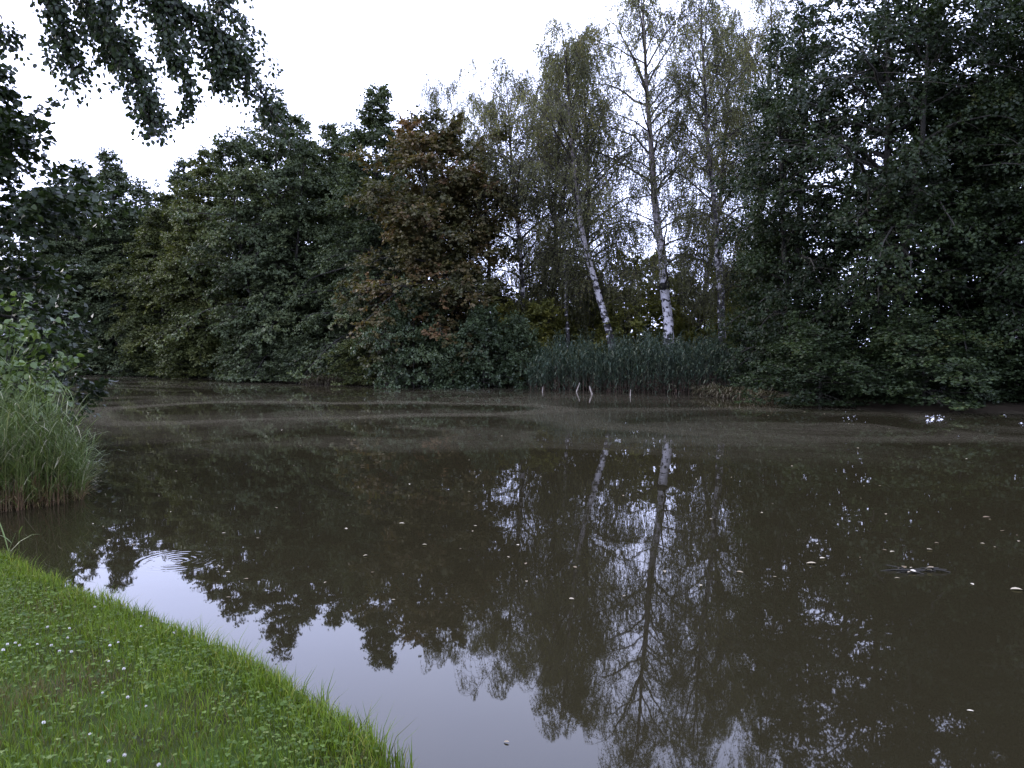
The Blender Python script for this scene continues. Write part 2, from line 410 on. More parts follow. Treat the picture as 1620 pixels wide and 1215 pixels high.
# ------------------------------------------------------------------ the water
RIPPLE = on_plane(282, 886, 0)
def water_mat():
    m, n, l, out = mat_new('turbid_pond_water')
    ge = n.new('ShaderNodeNewGeometry')
    pos = ge.outputs['Position']
    # brown body under a smooth surface
    p = n.new('ShaderNodeBsdfPrincipled')
    p.inputs['Base Color'].default_value = (.0145, .0122, .0060, 1)
    p.inputs['Roughness'].default_value = .016
    p.inputs['IOR'].default_value = 1.40
    # faint swell and the rings left by a fish
    mp = n.new('ShaderNodeMapping'); mp.inputs['Scale'].default_value = (.9, .9, 1)
    l.new(pos, mp.inputs[0])
    no = n.new('ShaderNodeTexNoise'); no.inputs['Scale'].default_value = 1.3; no.inputs['Detail'].default_value = 2.5
    l.new(mp.outputs[0], no.inputs['Vector'])
    b = n.new('ShaderNodeBump'); b.inputs['Strength'].default_value = 1.0; b.inputs['Distance'].default_value = .0016
    l.new(no.outputs['Fac'], b.inputs['Height'])
    ds = n.new('ShaderNodeVectorMath'); ds.operation = 'DISTANCE'
    ds.inputs[1].default_value = RIPPLE.tolist(); l.new(pos, ds.inputs[0])
    mu = n.new('ShaderNodeMath'); mu.operation = 'MULTIPLY'; mu.inputs[1].default_value = 2 * math.pi / .075
    l.new(ds.outputs['Value'], mu.inputs[0])
    si = n.new('ShaderNodeMath'); si.operation = 'SINE'; l.new(mu.outputs[0], si.inputs[0])
    fa = n.new('ShaderNodeMapRange'); fa.interpolation_type = 'SMOOTHSTEP'
    fa.inputs['From Min'].default_value = .10; fa.inputs['From Max'].default_value = .46; fa.inputs['To Min'].default_value = 1; fa.inputs['To Max'].default_value = 0
    l.new(ds.outputs['Value'], fa.inputs['Value'])
    m2 = n.new('ShaderNodeMath'); m2.operation = 'MULTIPLY'; l.new(si.outputs[0], m2.inputs[0]); l.new(fa.outputs[0], m2.inputs[1])
    rn = n.new('ShaderNodeTexNoise'); rn.inputs['Scale'].default_value = 4.5; l.new(pos, rn.inputs['Vector'])
    rr = n.new('ShaderNodeMapRange'); rr.inputs['From Min'].default_value = .42; rr.inputs['From Max'].default_value = .62; l.new(rn.outputs['Fac'], rr.inputs['Value'])
    m3 = n.new('ShaderNodeMath'); m3.operation = 'MULTIPLY'; l.new(m2.outputs[0], m3.inputs[0]); l.new(rr.outputs[0], m3.inputs[1])
    b2 = n.new('ShaderNodeBump'); b2.inputs['Strength'].default_value = 1.0; b2.inputs['Distance'].default_value = .0007
    l.new(m3.outputs[0], b2.inputs['Height']); l.new(b.outputs[0], b2.inputs['Normal'])
    l.new(b2.outputs[0], p.inputs['Normal'])
    # dusty film drifting in bands on the far half
    sx = n.new('ShaderNodeSeparateXYZ'); l.new(pos, sx.inputs[0])
    wp = n.new('ShaderNodeTexNoise'); wp.inputs['Scale'].default_value = .11; wp.inputs['Detail'].default_value = 2
    l.new(pos, wp.inputs['Vector'])
    sc = n.new('ShaderNodeVectorMath'); sc.operation = 'SCALE'; sc.inputs['Scale'].default_value = 9.0
    l.new(wp.outputs['Color'], sc.inputs[0])
    av = n.new('ShaderNodeVectorMath'); av.operation = 'ADD'; l.new(pos, av.inputs[0]); l.new(sc.outputs[0], av.inputs[1])
    mp2 = n.new('ShaderNodeMapping'); mp2.inputs['Scale'].default_value = (.07, .19, 1); mp2.inputs['Rotation'].default_value = (0, 0, R(-8))
    l.new(av.outputs[0], mp2.inputs[0])
    fn = n.new('ShaderNodeTexNoise'); fn.inputs['Scale'].default_value = 1.0; fn.inputs['Detail'].default_value = 5; fn.inputs['Roughness'].default_value = .55
    l.new(mp2.outputs[0], fn.inputs['Vector'])
    fr = ramp(n, [(.43, (.10, .10, .10)), (.62, (1, 1, 1))]); l.new(fn.outputs['Fac'], fr.inputs['Fac'])
    # two drifting loops of scum
    loops = []
    for (cx, cy, ra, rb, amt) in ((-5.2, 24.8, 7.0, 4.4, .85), (9.5, 21.2, 8.5, 4.8, .55)):
        sb = n.new('ShaderNodeVectorMath'); sb.operation = 'SUBTRACT'; l.new(av.outputs[0], sb.inputs[0]); sb.inputs[1].default_value = (cx + 4.5, cy + 4.5, 4.5)
        dv = n.new('ShaderNodeVectorMath'); dv.operation = 'MULTIPLY'; l.new(sb.outputs[0], dv.inputs[0]); dv.inputs[1].default_value = (1 / ra, 1 / rb, 0)
        ln = n.new('ShaderNodeVectorMath'); ln.operation = 'LENGTH'; l.new(dv.outputs[0], ln.inputs[0])
        s1 = n.new('ShaderNodeMath'); s1.operation = 'SUBTRACT'; l.new(ln.outputs['Value'], s1.inputs[0]); s1.inputs[1].default_value = 1.0
        ab = n.new('ShaderNodeMath'); ab.operation = 'ABSOLUTE'; l.new(s1.outputs[0], ab.inputs[0])
        mk = n.new('ShaderNodeMapRange'); mk.interpolation_type = 'SMOOTHSTEP'; l.new(ab.outputs[0], mk.inputs['Value'])
        mk.inputs['From Min'].default_value = .05; mk.inputs['From Max'].default_value = .24; mk.inputs['To Min'].default_value = amt; mk.inputs['To Max'].default_value = 0
        loops.append(mk)
    mx1 = n.new('ShaderNodeMath'); mx1.operation = 'MAXIMUM'; l.new(loops[0].outputs[0], mx1.inputs[0]); l.new(loops[1].outputs[0], mx1.inputs[1])
    hf = n.new('ShaderNodeMath'); hf.operation = 'MULTIPLY'; hf.inputs[1].default_value = .55; l.new(fr.outputs['Color'], hf.inputs[0])
    mx2 = n.new('ShaderNodeMath'); mx2.operation = 'MAXIMUM'; l.new(mx1.outputs[0], mx2.inputs[0]); l.new(hf.outputs[0], mx2.inputs[1])
    fy = n.new('ShaderNodeMapRange'); fy.interpolation_type = 'SMOOTHSTEP'
    fy.inputs['From Min'].default_value = 11; fy.inputs['From Max'].default_value = 18
    l.new(sx.outputs['Y'], fy.inputs['Value'])
    fg = n.new('ShaderNodeTexNoise'); fg.inputs['Scale'].default_value = 5; fg.inputs['Detail'].default_value = 6
    l.new(pos, fg.inputs['Vector'])
    fgr = n.new('ShaderNodeMapRange'); fgr.inputs['From Min'].default_value = .35; fgr.inputs['From Max'].default_value = .65; fgr.inputs['To Min'].default_value = .55
    l.new(fg.outputs['Fac'], fgr.inputs['Value'])
    a1 = n.new('ShaderNodeMath'); a1.operation = 'MULTIPLY'; l.new(mx2.outputs[0], a1.inputs[0]); l.new(fy.outputs[0], a1.inputs[1])
    a2 = n.new('ShaderNodeMath'); a2.operation = 'MULTIPLY'; l.new(a1.outputs[0], a2.inputs[0]); l.new(fgr.outputs[0], a2.inputs[1])
    a3 = n.new('ShaderNodeMath'); a3.operation = 'MULTIPLY'; l.new(a2.outputs[0], a3.inputs[0]); a3.inputs[1].default_value = .50
    film = n.new('ShaderNodeBsdfDiffuse'); film.inputs['Color'].default_value = (.075, .066, .046, 1)
    mx = n.new('ShaderNodeMixShader'); l.new(a3.outputs[0], mx.inputs[0])
    l.new(p.outputs[0], mx.inputs[1]); l.new(film.outputs[0], mx.inputs[2])
    l.new(mx.outputs[0], out.inputs[0])
    return m
wm = Mesh()
wm.add([(-48, -6, 0), (40, -6, 0), (40, 64, 0), (-48, 64, 0)], [[0, 1, 2, 3]])
water = link('pond_water', wm.data('pond_water', [water_mat()]))
tag(water, 'still brown pond water mirroring trees and pale sky', 'water', kind='structure')

# ------------------------------------------------------------------ trees
def env_cone(t): return (1 - t) ** .85 * .95 + .05
def env_alder(t): return np.clip(((t + .15) ** .3) * (1 - t) ** .7 * 1.25, .05, 1)
def env_round(t): return np.clip(np.sqrt(np.clip(1 - ((t - .45) / .58) ** 2, 0, 1)), .14, 1)
def env_birch(t): return np.clip(((t + .08) ** .4) * (1 - t) ** .5 * 1.4, .10, 1)

def grow(seed, H, Rc, base=.12, trunk_r=.22, path=None, n1=46, m2=14, m3=6, nl=11, env=env_alder, el=(-4, 55), droop=.35,
         leaf=(.12, .085), mode='spray', len3=(.35, .7), skip=.08, tint_shift=0., lam=1.0, spread2=1.0, gap=0.0, top_tint=0.):
    """returns (trunk Mesh, crown Mesh); base at the origin"""
    g = np.random.default_rng(seed)
    k0 = 14
    tt = np.linspace(0, 1, k0)
    if path is None:
        w = np.cumsum(g.normal(0, .012 * H / k0 * 3, (k0, 2)), 0); w -= w[0]
        T = np.column_stack([w, tt * H * .97])
    else:
        path = np.array(path, float)
        T = np.column_stack([np.interp(tt * path[-1, 2], path[:, 2], path[:, c]) for c in (0, 1)] + [tt * path[-1, 2]])
        for _ in range(2):
            T[1:-1] = .25 * T[:-2] + .5 * T[1:-1] + .25 * T[2:]
        T[1:, :2] += g.normal(0, .03, (k0 - 1, 2))
    T[0, 2] = -.25
    tr = trunk_r * ((1 - tt) ** .85 * .95 + .03) + trunk_r * .35 * np.exp(-tt * 22)
    trunk, crown = Mesh(), Mesh()
    Vt, Ft = tubes(T[None], tr[None], 9)
    trunk.add(Vt, Ft, 0)
    # limbs
    t1 = np.sort(base + (1 - base) * ((np.arange(n1) + g.uniform(0, 1, n1)) / n1) ** 1.0 * .985)
    keep = g.uniform(0, 1, n1) > skip
    t1 = t1[keep]; n = len(t1)
    tc = (t1 - base) / (1 - base)
    az = np.arange(n) * 2.39996 + g.normal(0, .45, n)
    ph = g.uniform(0, 6.28, 3)
    lobe = 1 + .16 * np.sin(2 * az + ph[0] + 4 * tc) + .12 * np.sin(3 * az + ph[1] - 7 * tc) + .12 * np.sin(9 * tc + ph[2])
    lobe = np.where(tc > .7, lobe * g.uniform(.55, 1.35, n), lobe)
    L = np.maximum(g.uniform(.25, .8, n), Rc * env(tc) * g.uniform(.62, 1.18, n) * lobe)
    e = np.radians(el[0] + (el[1] - el[0]) * tc ** 1.3 + g.normal(0, 9, n))
    p0, _ = sample(T[None], np.zeros(n, int), t1)
    k1 = 8
    s = np.linspace(0, 1, k1)[None, :, None]
    hd = np.column_stack([np.cos(az), np.sin(az), np.zeros(n)])
    P1 = p0[:, None] + hd[:, None] * (L * np.cos(e))[:, None, None] * s
    dr = droop * g.uniform(.5, 1.4, n)
    P1[:, :, 2] += (L * np.sin(e))[:, None] * s[:, :, 0] - (L * dr)[:, None] * s[:, :, 0] ** 2.2
    wob = np.cumsum(g.normal(0, .02, (n, k1, 3)), 1) * L[:, None, None]
    wob -= wob[:, :1]
    P1 += wob * .7
    P1[:, 1:, 2] = np.maximum(P1[:, 1:, 2], .12)
    r0 = np.minimum(np.interp(t1, tt, tr) * .62, (.012 + L * .014) * (.72 if mode == 'weep' else 1))
    R1 = r0[:, None] * np.linspace(1, .22, k1)[None]
    Vt, Ft = tubes(P1, R1, 5)
    trunk.add(Vt, Ft, 1 if mode == 'weep' else 0)
    # branchlets
    i1 = np.repeat(np.arange(n), m2)
    u = np.tile((np.arange(m2) + .5) / m2, n) + g.normal(0, .03, n * m2)
    s2 = np.clip(.18 + .84 * u, .1, 1)
    ok = g.uniform(0, 1, n * m2) < np.clip(L[i1] / 2.4, .22, 1)      # short limbs carry fewer branchlets
    i1, s2 = i1[ok], s2[ok]
    q, tan = sample(P1, i1, s2)
    side = np.where(np.arange(len(q)) % 2 == 0, 1, -1) * np.radians(g.uniform(28, 68, len(q))) * spread2
    side = np.where(s2 > .97, side * .25, side)
    up = np.tile([[0, 0, 1.]], (len(q), 1))
    lat = nrm(np.cross(tan, up))
    vz = {'spray': .30, 'weep': .45, 'clump': .55}[mode]
    d2 = nrm(tan * np.cos(side)[:, None] + lat * np.sin(side)[:, None] + up * g.normal(.05, vz, len(q))[:, None])
    l2 = np.maximum(.35, L[i1] * (.16 + .40 * (1 - s2)) * g.uniform(.6, 1.25, len(q)))
    k2 = 4
    s_ = np.linspace(0, 1, k2)[None, :, None]
    P2 = q[:, None] + d2[:, None] * l2[:, None, None] * s_
    P2[:, :, 2] -= (l2 * (.16 if mode != 'weep' else .5))[:, None] * s_[:, :, 0] ** 2
    P2[:, :, 2] = np.maximum(P2[:, :, 2], .06)
    R2 = np.minimum(.004 + .006 * l2, .02)[:, None] * np.linspace(1, .35, k2)[None]
    Vt, Ft = tubes(P2, R2, 3)
    crown.add(Vt, Ft, 1)
    # twigs
    i2 = np.repeat(np.arange(len(P2)), m3)
    if gap > 0:                                    # some branchlets have shed their leaves
        bare = g.uniform(0, 1, len(P2)) < gap
        i2 = i2[~bare[i2]]
    u3 = np.clip(g.uniform(.15, 1.05, len(i2)), 0, 1)
    q3, t3 = sample(P2, i2, u3)
    up = np.tile([[0, 0, 1.]], (len(q3), 1))
    lat = nrm(np.cross(t3, up))
    a3 = np.where(g.uniform(0, 1, len(q3)) < .5, 1, -1) * np.radians(g.uniform(15, 70, len(q3)))
    l3 = g.uniform(len3[0], len3[1], len(q3))
    k3 = 4
    s_ = np.linspace(0, 1, k3)[None, :, None]
    if mode == 'weep':
        d3 = nrm(t3 * .5 + lat * np.sin(a3)[:, None] * .5 + g.normal(0, .2, q3.shape))
        P3 = q3[:, None] + d3[:, None] * (l3 * .35)[:, None, None] * np.sqrt(s_)
        P3[:, :, 2] -= l3[:, None] * s_[:, :, 0] ** 1.2 * g.uniform(.6, 1, len(l3))[:, None]
    else:
        d3 = nrm(t3 * np.cos(a3)[:, None] + lat * np.sin(a3)[:, None] + up * g.normal(.06, vz, len(q3))[:, None])
        P3 = q3[:, None] + d3[:, None] * l3[:, None, None] * s_
        P3[:, :, 2] -= (l3 * .12)[:, None] * s_[:, :, 0] ** 2
    P3[:, :, 2] = np.maximum(P3[:, :, 2], .03)
    if mode == 'weep':
        R3 = np.full((len(P3), 3), .0045) * np.linspace(1, .5, 3)[None]
        Vt, Ft = tubes(P3[:, [0, 2, 3]], R3, 3)
        crown.add(Vt, Ft, 1)
    # leaves
    i3 = np.repeat(np.arange(len(P3)), nl)
    N = len(i3)
    u4 = g.uniform(.05, 1.0, N)
    q4, t4 = sample(P3, i3, u4)
    q4 = q4 + g.normal(0, .035 if mode != 'weep' else .02, (N, 3))
    up = np.array([[0, 0, 1.]])
    if mode == 'weep':
        D = nrm(g.normal(0, .55, (N, 3)) + np.array([[0, 0, -.75]]))
        Nn = nrm(g.normal(0, 1, (N, 3)))
    else:
        lat = nrm(np.cross(t4, up))
        D = nrm(t4 * .6 + lat * g.choice([-1, 1], N)[:, None] * g.uniform(.2, 1, N)[:, None] + g.normal(0, .28, (N, 3)) - up * .10)
        rad = nrm(np.column_stack([q4[:, 0], q4[:, 1], np.zeros(N)]))
        Nn = nrm(up * .75 + rad * .55 + g.normal(0, .55 if mode == 'spray' else .65, (N, 3)))
    sz = g.uniform(.7, 1.2, N) * lam
    clump = g.uniform(-.22, .22, len(P2))[i2][i3] + g.normal(0, .14, n)[i1][i2][i3]
    tint = np.clip(.42 + tint_shift + clump + g.normal(0, .09, N) + top_tint * (q4[:, 2] / H - .5), 0.0, 1.0)
    V, F = kites(q4, D, Nn, leaf[0] * sz, leaf[1] * sz)
    crown.add(V, F, 0, tint)
    return trunk, crown

def tree_data(name, leafmat, barkmat='bark', limbmat='bark', leaders=(), **kw):
    """leaders: further stems rising from the same foot, (seed, x and y of its top, height share, radius share, limb share)"""
    tr, cr = grow(**kw)
    for sd, lx, ly, hs, rshare, ns in leaders:
        k2 = dict(kw); Hh = kw['H'] * hs
        k2.update(seed=sd, H=Hh, Rc=kw['Rc'] * rshare, n1=int(kw.get('n1', 46) * ns), trunk_r=kw.get('trunk_r', .22) * .75,
                  path=[(0, 0, 0), (lx * .45, ly * .45, Hh * .25), (lx * .8, ly * .8, Hh * .6), (lx, ly, Hh * .97)])
        t2, c2 = grow(**k2)
        tr.join(t2); cr.join(c2)
    return (tr.data(name + '_trunk', [M[barkmat], M[limbmat]], smooth=True), cr.data(name + '_crown', [M[leafmat], M['twig']]), kw['H'])

def plant(name, data, px, Y, label, cat, rot=0., sxy=1., H=None, group=None, mats=None, dz=0., py=600):
    """a tree or shrub at the ground point below pixel column px, Y metres out"""
    x = at_depth(px, py, Y)[0]
    z = max(gz(x, Y), -.15) + dz
    root = link(name, None, None, (x, Y, z))
    root.empty_display_size = .3
    sz = 1.0 if H is None else H / data[2]
    root.scale = (sxy, sxy, sz)
    root.rotation_euler = (0, 0, rot)
    tag(root, label, cat, group)
    t = link('trunk', data[0], root)
    c = link('crown', data[1], root)
    tag(c, kind='stuff')
    if mats:
        c.material_slots[0].link = 'OBJECT'
        c.material_slots[0].material = M[mats]
    return root
def top_h(px, py, Y):
    p = at_depth(px, py, Y)
    return p[2] - max(gz(p[0], Y), -.1)

ALD = {}
ALD['a'] = tree_data('alder_a', 'alder', seed=11, H=17.5, Rc=5.2, base=.03, n1=78, m2=14, m3=6, nl=9, el=(8, 72), droop=.50, leaf=(.15, .145),
                     leaders=[(12, -2.6, -.8, .84, .85, .62), (13, 2.3, -1.6, .80, .8, .58)])
ALD['b'] = tree_data('alder_b', 'alder', seed=23, H=17.0, Rc=5.0, base=.03, n1=78, m2=14, m3=6, nl=9, el=(8, 72), droop=.50, leaf=(.15, .145),
                     leaders=[(24, 1.8, -1.4, .86, .85, .6), (25, -1.9, -.9, .76, .8, .5)])
ALD['c'] = tree_data('alder_c', 'alder', seed=37, H=17.0, Rc=4.8, base=.04, n1=140, m2=12, m3=6, nl=9, env=env_cone, el=(12, 68), droop=.42, leaf=(.14, .13))
al = [  # px, Y, top py, data, width scale, rotation, leaf, label
    (62, 60, 300, 'b', 1.0, .4, None, 'dark alder at the far left end of the tree line'),
    (128, 62, 244, 'a', .85, 2.0, None, 'dark alder second from the far left end, above the water corner'),
    (190, 60.5, 238, 'c', 1.15, 1.1, None, 'narrow pointed alder third from the far left end'),
    (262, 55.5, 300, 'b', .95, 3.3, 'olive', 'shorter yellowish green alder in the dip of the left skyline'),
    (338, 52.5, 228, 'b', 1.0, 5.0, 'olive', 'olive green alder leaning over the water left of the tallest alder'),
    (438, 47.5, 134, 'a', 1.0, .0, None, 'broad tall alder with low skirts sweeping down to the water'),
    (522, 49.0, 190, 'b', .85, 1.7, None, 'alder with a level top filling the gap behind two taller ones'),
    (594, 44.0, 128, 'c', 1.0, 4.2, None, 'narrow dark alder with a spired top beside the rusty tree'),
]
for px, Y, ty, d, w, rot, lm, lab in al:
    plant('alder_tree', ALD[d], px, Y, lab, 'tree', rot, w, top_h(px, ty, Y), 'alders on the far left bank', lm)

for px, Y, ty, d, w, rot, lab in (
        (95, 69, 290, 'b', 1.1, 1.9, 'alder in the second row at the far left end'),
        (232, 66, 275, 'a', 1.0, 3.6, 'alder in the second row behind the dip of the skyline'),
        (300, 62, 245, 'b', 1.1, 4.4, 'alder in the second row left of the tallest alder'),
        (392, 58, 190, 'a', 1.1, 2.3, 'alder in the second row just left behind the tallest alder'),
        (480, 57, 178, 'b', 1.1, .6, 'alder in the second row just right behind the tallest alder'),
        (560, 55, 190, 'a', 1.0, 5.3, 'alder in the second row behind the spired alder'),
        (640, 56, 200, 'b', 1.0, 3.9, 'alder in the second row behind the rusty tree')):
    plant('alder_tree', ALD[d], px, Y, lab, 'tree', rot, w, top_h(px, ty, Y), 'alders on the far left bank')

CH = tree_data('chestnut', 'chestnut', seed=51, H=16.0, Rc=4.5, base=.06, n1=66, m2=13, m3=6, nl=9, env=env_round, el=(8, 66), droop=.42, leaf=(.20, .16), mode='clump', skip=.08, top_tint=.15, gap=.06,
               leaders=[(52, -1.9, -1.0, .86, .85, .62), (53, 2.0, -1.3, .82, .85, .62)])
plant('chestnut_tree', CH, 692, 41.5, 'rusty brown and olive autumn tree between alders and birches', 'tree', .8, 1.0, top_h(690, 196, 41.5))

# birches: the trunk follows the photographed line
BIR = {}
def birch(px, Y, line, lab, seed, Rc, H=None, r=.2, n1=58, nl=11, leaf=(.080, .060), base=.2, dense=6, gap=.10, name='birch_tree', el=(30, 70), len3=(.6, 1.7), shift=0., bark='birch_bark_dark'):
    b = at_depth(px, 600, Y)
    z0 = gz(b[0], Y)
    path = [(0, 0, 0)]
    for x, y in line:
        p = at_depth(x, y, Y)
        path.append((p[0] - b[0], 0, p[2] - z0))
    g = np.random.default_rng(seed)
    path = np.array(path); path[1:, 1] = np.cumsum(g.normal(0, .12, len(path) - 1))
    d = tree_data('birch%d' % seed, 'birch', bark, 'twig', seed=seed, H=path[-1, 2], Rc=Rc, base=base, trunk_r=r, path=path, n1=n1, m2=14, m3=dense, nl=nl, env=env_birch,
                  el=el, droop=.28, leaf=leaf, mode='weep', len3=len3, gap=gap, skip=.12, tint_shift=shift)
    BIR[seed] = d
    return plant(name, d, px, Y, lab, 'tree', 0, 1, None, 'birches behind the far bank')
tall = birch(1060, 38.5, [(1058, 520), (1046, 400), (1032, 290), (1024, 190), (1020, 100), (1010, -25)], 'tallest birch with a bright white trunk and a black ring', 61, 6.2, r=.28, n1=62, bark='birch_bark')
ring = Mesh()
rz = at_depth(1051.5, 453, 38.5)[2] - tall.location[2]
tv = np.array([v.co[:] for v in [c for c in tall.children if c.name.startswith('trunk')][0].data.vertices[:14 * 9]]).reshape(14, 9, 3).mean(1)
rp = np.array([np.interp(rz, tv[:, 2], tv[:, 0]), np.interp(rz, tv[:, 2], tv[:, 1]), rz])
V, F = tubes(np.array([[rp + [.010, 0, -.20], rp + [.006, 0, -.10], rp + [.0, 0, .04], rp + [-.004, 0, .13], rp + [-.008, 0, .2]]]), np.array([[.21, .275, .29, .265, .20]]), 11)
ring.add(V + np.random.default_rng(1).normal(0, .012, V.shape), F)
link('bark_ring', ring.data('bark_ring', [M['bark']], smooth=True), tall)['label'] = 'black swollen ring of bark round the white trunk'
birch(976, 39.3, [(972, 540), (945, 465), (925, 400), (912, 320), (900, 200), (888, 45)], 'birch whose speckled trunk leans strongly to one side', 62, 5.4, r=.21, bark='birch_bark_speckled')
birch(828, 42.5, [(828, 520), (824, 420), (818, 340), (806, 230), (800, 108)], 'birch with a half hidden upright trunk beside the rusty tree', 63, 5.8, r=.19)
birch(1146, 36.5, [(1143, 530), (1138, 430), (1128, 330), (1118, 220), (1112, 90), (1108, -40)], 'slender weeping birch at the edge of the big dark trees', 64, 4.8, r=.20, len3=(.9, 2.4), el=(34, 70))
birch(899, 41, [(897, 520), (895, 440), (888, 330), (880, 230), (872, 150)], 'thin dark stemmed birch between the leaning and the half hidden one', 65, 3.8, r=.13, n1=34)
for px, Y, ty, sd, w, rot, lab in (
        (1178, 39, -30, 64, 1.0, 2.2, 'weeping birch standing behind the slender one'),
        (690, 52, 138, 63, .85, 2.8, 'pale thin birch top showing behind the rusty tree'),
        (938, 44, 70, 63, .95, 1.0, 'birch hidden between the leaning birch and the tallest one'),
        (1098, 43, -5, 62, .85, 3.4, 'birch behind and just right of the tallest one'),
        (768, 47, 150, 63, .9, 5.1, 'birch crown rising between the rusty tree and the half hidden birch'),
        (868, 46, 95, 63, 1.1, 4.2, 'birch behind the thin dark stemmed one'),
        (1604, 39, -60, 64, 1.15, 4.0, 'weeping birch behind the dark trees in the upper right corner')):
    plant('birch_tree', BIR[sd], px, Y, lab, 'tree', rot, w, top_h(px, ty, Y), 'birches behind the far bank')

# big dark trees on the right bank
DK = {}
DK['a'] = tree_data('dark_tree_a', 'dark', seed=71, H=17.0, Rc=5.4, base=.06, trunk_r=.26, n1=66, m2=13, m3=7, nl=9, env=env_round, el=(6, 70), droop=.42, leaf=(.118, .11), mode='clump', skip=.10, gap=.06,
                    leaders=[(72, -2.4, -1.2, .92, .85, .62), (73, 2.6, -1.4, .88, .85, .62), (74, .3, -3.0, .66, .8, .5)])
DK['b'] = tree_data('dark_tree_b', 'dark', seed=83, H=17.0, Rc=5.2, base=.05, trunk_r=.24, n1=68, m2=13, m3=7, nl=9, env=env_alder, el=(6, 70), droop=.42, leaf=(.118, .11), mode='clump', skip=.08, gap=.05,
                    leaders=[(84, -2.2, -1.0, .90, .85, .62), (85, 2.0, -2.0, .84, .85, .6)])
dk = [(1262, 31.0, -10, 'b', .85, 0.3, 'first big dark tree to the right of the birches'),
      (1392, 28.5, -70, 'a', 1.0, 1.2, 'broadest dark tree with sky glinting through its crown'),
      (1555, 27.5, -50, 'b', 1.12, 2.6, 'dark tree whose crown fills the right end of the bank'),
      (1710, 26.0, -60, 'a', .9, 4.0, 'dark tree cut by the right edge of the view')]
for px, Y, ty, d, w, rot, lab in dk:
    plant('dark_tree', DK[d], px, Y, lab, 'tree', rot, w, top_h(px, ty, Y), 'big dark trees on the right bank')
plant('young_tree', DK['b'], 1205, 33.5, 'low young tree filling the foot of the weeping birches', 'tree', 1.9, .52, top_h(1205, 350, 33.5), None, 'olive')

# ------------------------------------------------------------------ shrubs
SH = {}
def shrub_data(name, leafmat, seed, H, Rc, n1=40, m2=10, m3=6, nl=9, leaf=(.12, .09)):
    tr, cr = Mesh(), Mesh()
    t, c = grow(seed, H, Rc, base=.05, trunk_r=.05, n1=n1, m2=m2, m3=m3, nl=nl, env=env_round, el=(-2, 70), droop=.30, leaf=leaf, mode='clump', skip=.0, len3=(.2, .45))
    return (t.data(name + '_stem', [M['bark'], M['bark']], smooth=True), c.data(name + '_crown', [M[leafmat], M['twig']]), H)
SH['a'] = shrub_data('shrub_a', 'shrub', 91, 3.6, 2.3)
SH['b'] = shrub_data('shrub_b', 'shrub', 92, 3.0, 2.0)
SH['c'] = shrub_data('shrub_c', 'dark', 93, 3.0, 2.0, n1=44, m2=10, m3=7, leaf=(.10, .08))
SH['t'] = shrub_data('thicket', 'thicket', 94, 4.5, 2.8, n1=34, leaf=(.16, .12))
def shrub(d, px, Y, ty, lab, w=1., rot=0., mats=None, group='shrubs along the far waterline'):
    x = at_depth(px, 600, Y)[0]
    r = plant('shrub', SH[d], px, Y, lab, 'shrub', rot, w, top_h(px, ty, Y), group, mats)
    [c for c in r.children if c.name.startswith('trunk')][0].name = 'stem'
    return r
shrub('a', 655, 38.6, 478, 'grey green shrub bulging over the water below the rusty tree', 1.0, .3)
shrub('b', 765, 38.2, 505, 'grey green shrub beside the tall reed bed', 1.0, 1.4)
shrub('b', 715, 37.8, 540, 'low grey green shrub between two taller ones at the waterline', .75, 2.2)
shrub('a', 585, 40.5, 530, 'shrub in the dark hollow under the spired alder', .9, 3.1, 'olive')
shrub('b', 818, 38.8, 520, 'shrub tucked against the left end of the reed bed', .8, 4.4)
shrub('b', 470, 43.5, 545, 'shrub under the skirts of the tallest alder', .9, 5.2, 'alder')
shrub('a', 385, 47.5, 540, 'shrub hanging over the water left of the tallest alder', .95, .9, 'alder')
shrub('a', 300, 51.0, 540, 'shrub overhanging the far left water', 1.0, 2.5, 'olive')
shrub('b', 225, 54.5, 550, 'low shrub at the far left corner of the pond', 1.1, 3.6, 'alder')
shrub('b', 130, 57.5, 545, 'shrub in deep shade behind the near reeds', 1.3, 4.6, 'alder')
shrub('c', 1298, 25.9, 540, 'rounded dark shrub at the foot of the first big dark tree', 1.15, .2)
shrub('c', 1462, 24.8, 528, 'widest dark shrub dipping into the water on the right bank', 1.3, 1.5)
shrub('c', 1598, 25.4, 555, 'dark shrub at the right end of the waterline', 1.15, 2.9)
shrub('c', 1385, 26.2, 575, 'small dark shrub in the hollow between two bigger ones', 1.0, 3.9)
shrub('c', 1215, 30.2, 575, 'small dark shrub at the right end of the reed bed', .7, 5.1)
shrub('c', 1680, 25.0, 560, 'dark shrub cut by the right edge of the view', 1.2, 4.1)
rs = np.random.default_rng(5)
for k, px in enumerate([845, 890, 930, 985, 1030, 1075, 1110, 1150, 1195, 800]):
    shrub('t', px + rs.uniform(-8, 8), (41.2, 46.5, 43.4)[k % 3], (rs.uniform(472, 500), rs.uniform(415, 455), rs.uniform(445, 480))[k % 3], 'yellowish green shrub in the thicket behind the birch trunks', rs.uniform(.8, 1.1), rs.uniform(0, 6), None, 'thicket behind the birches')

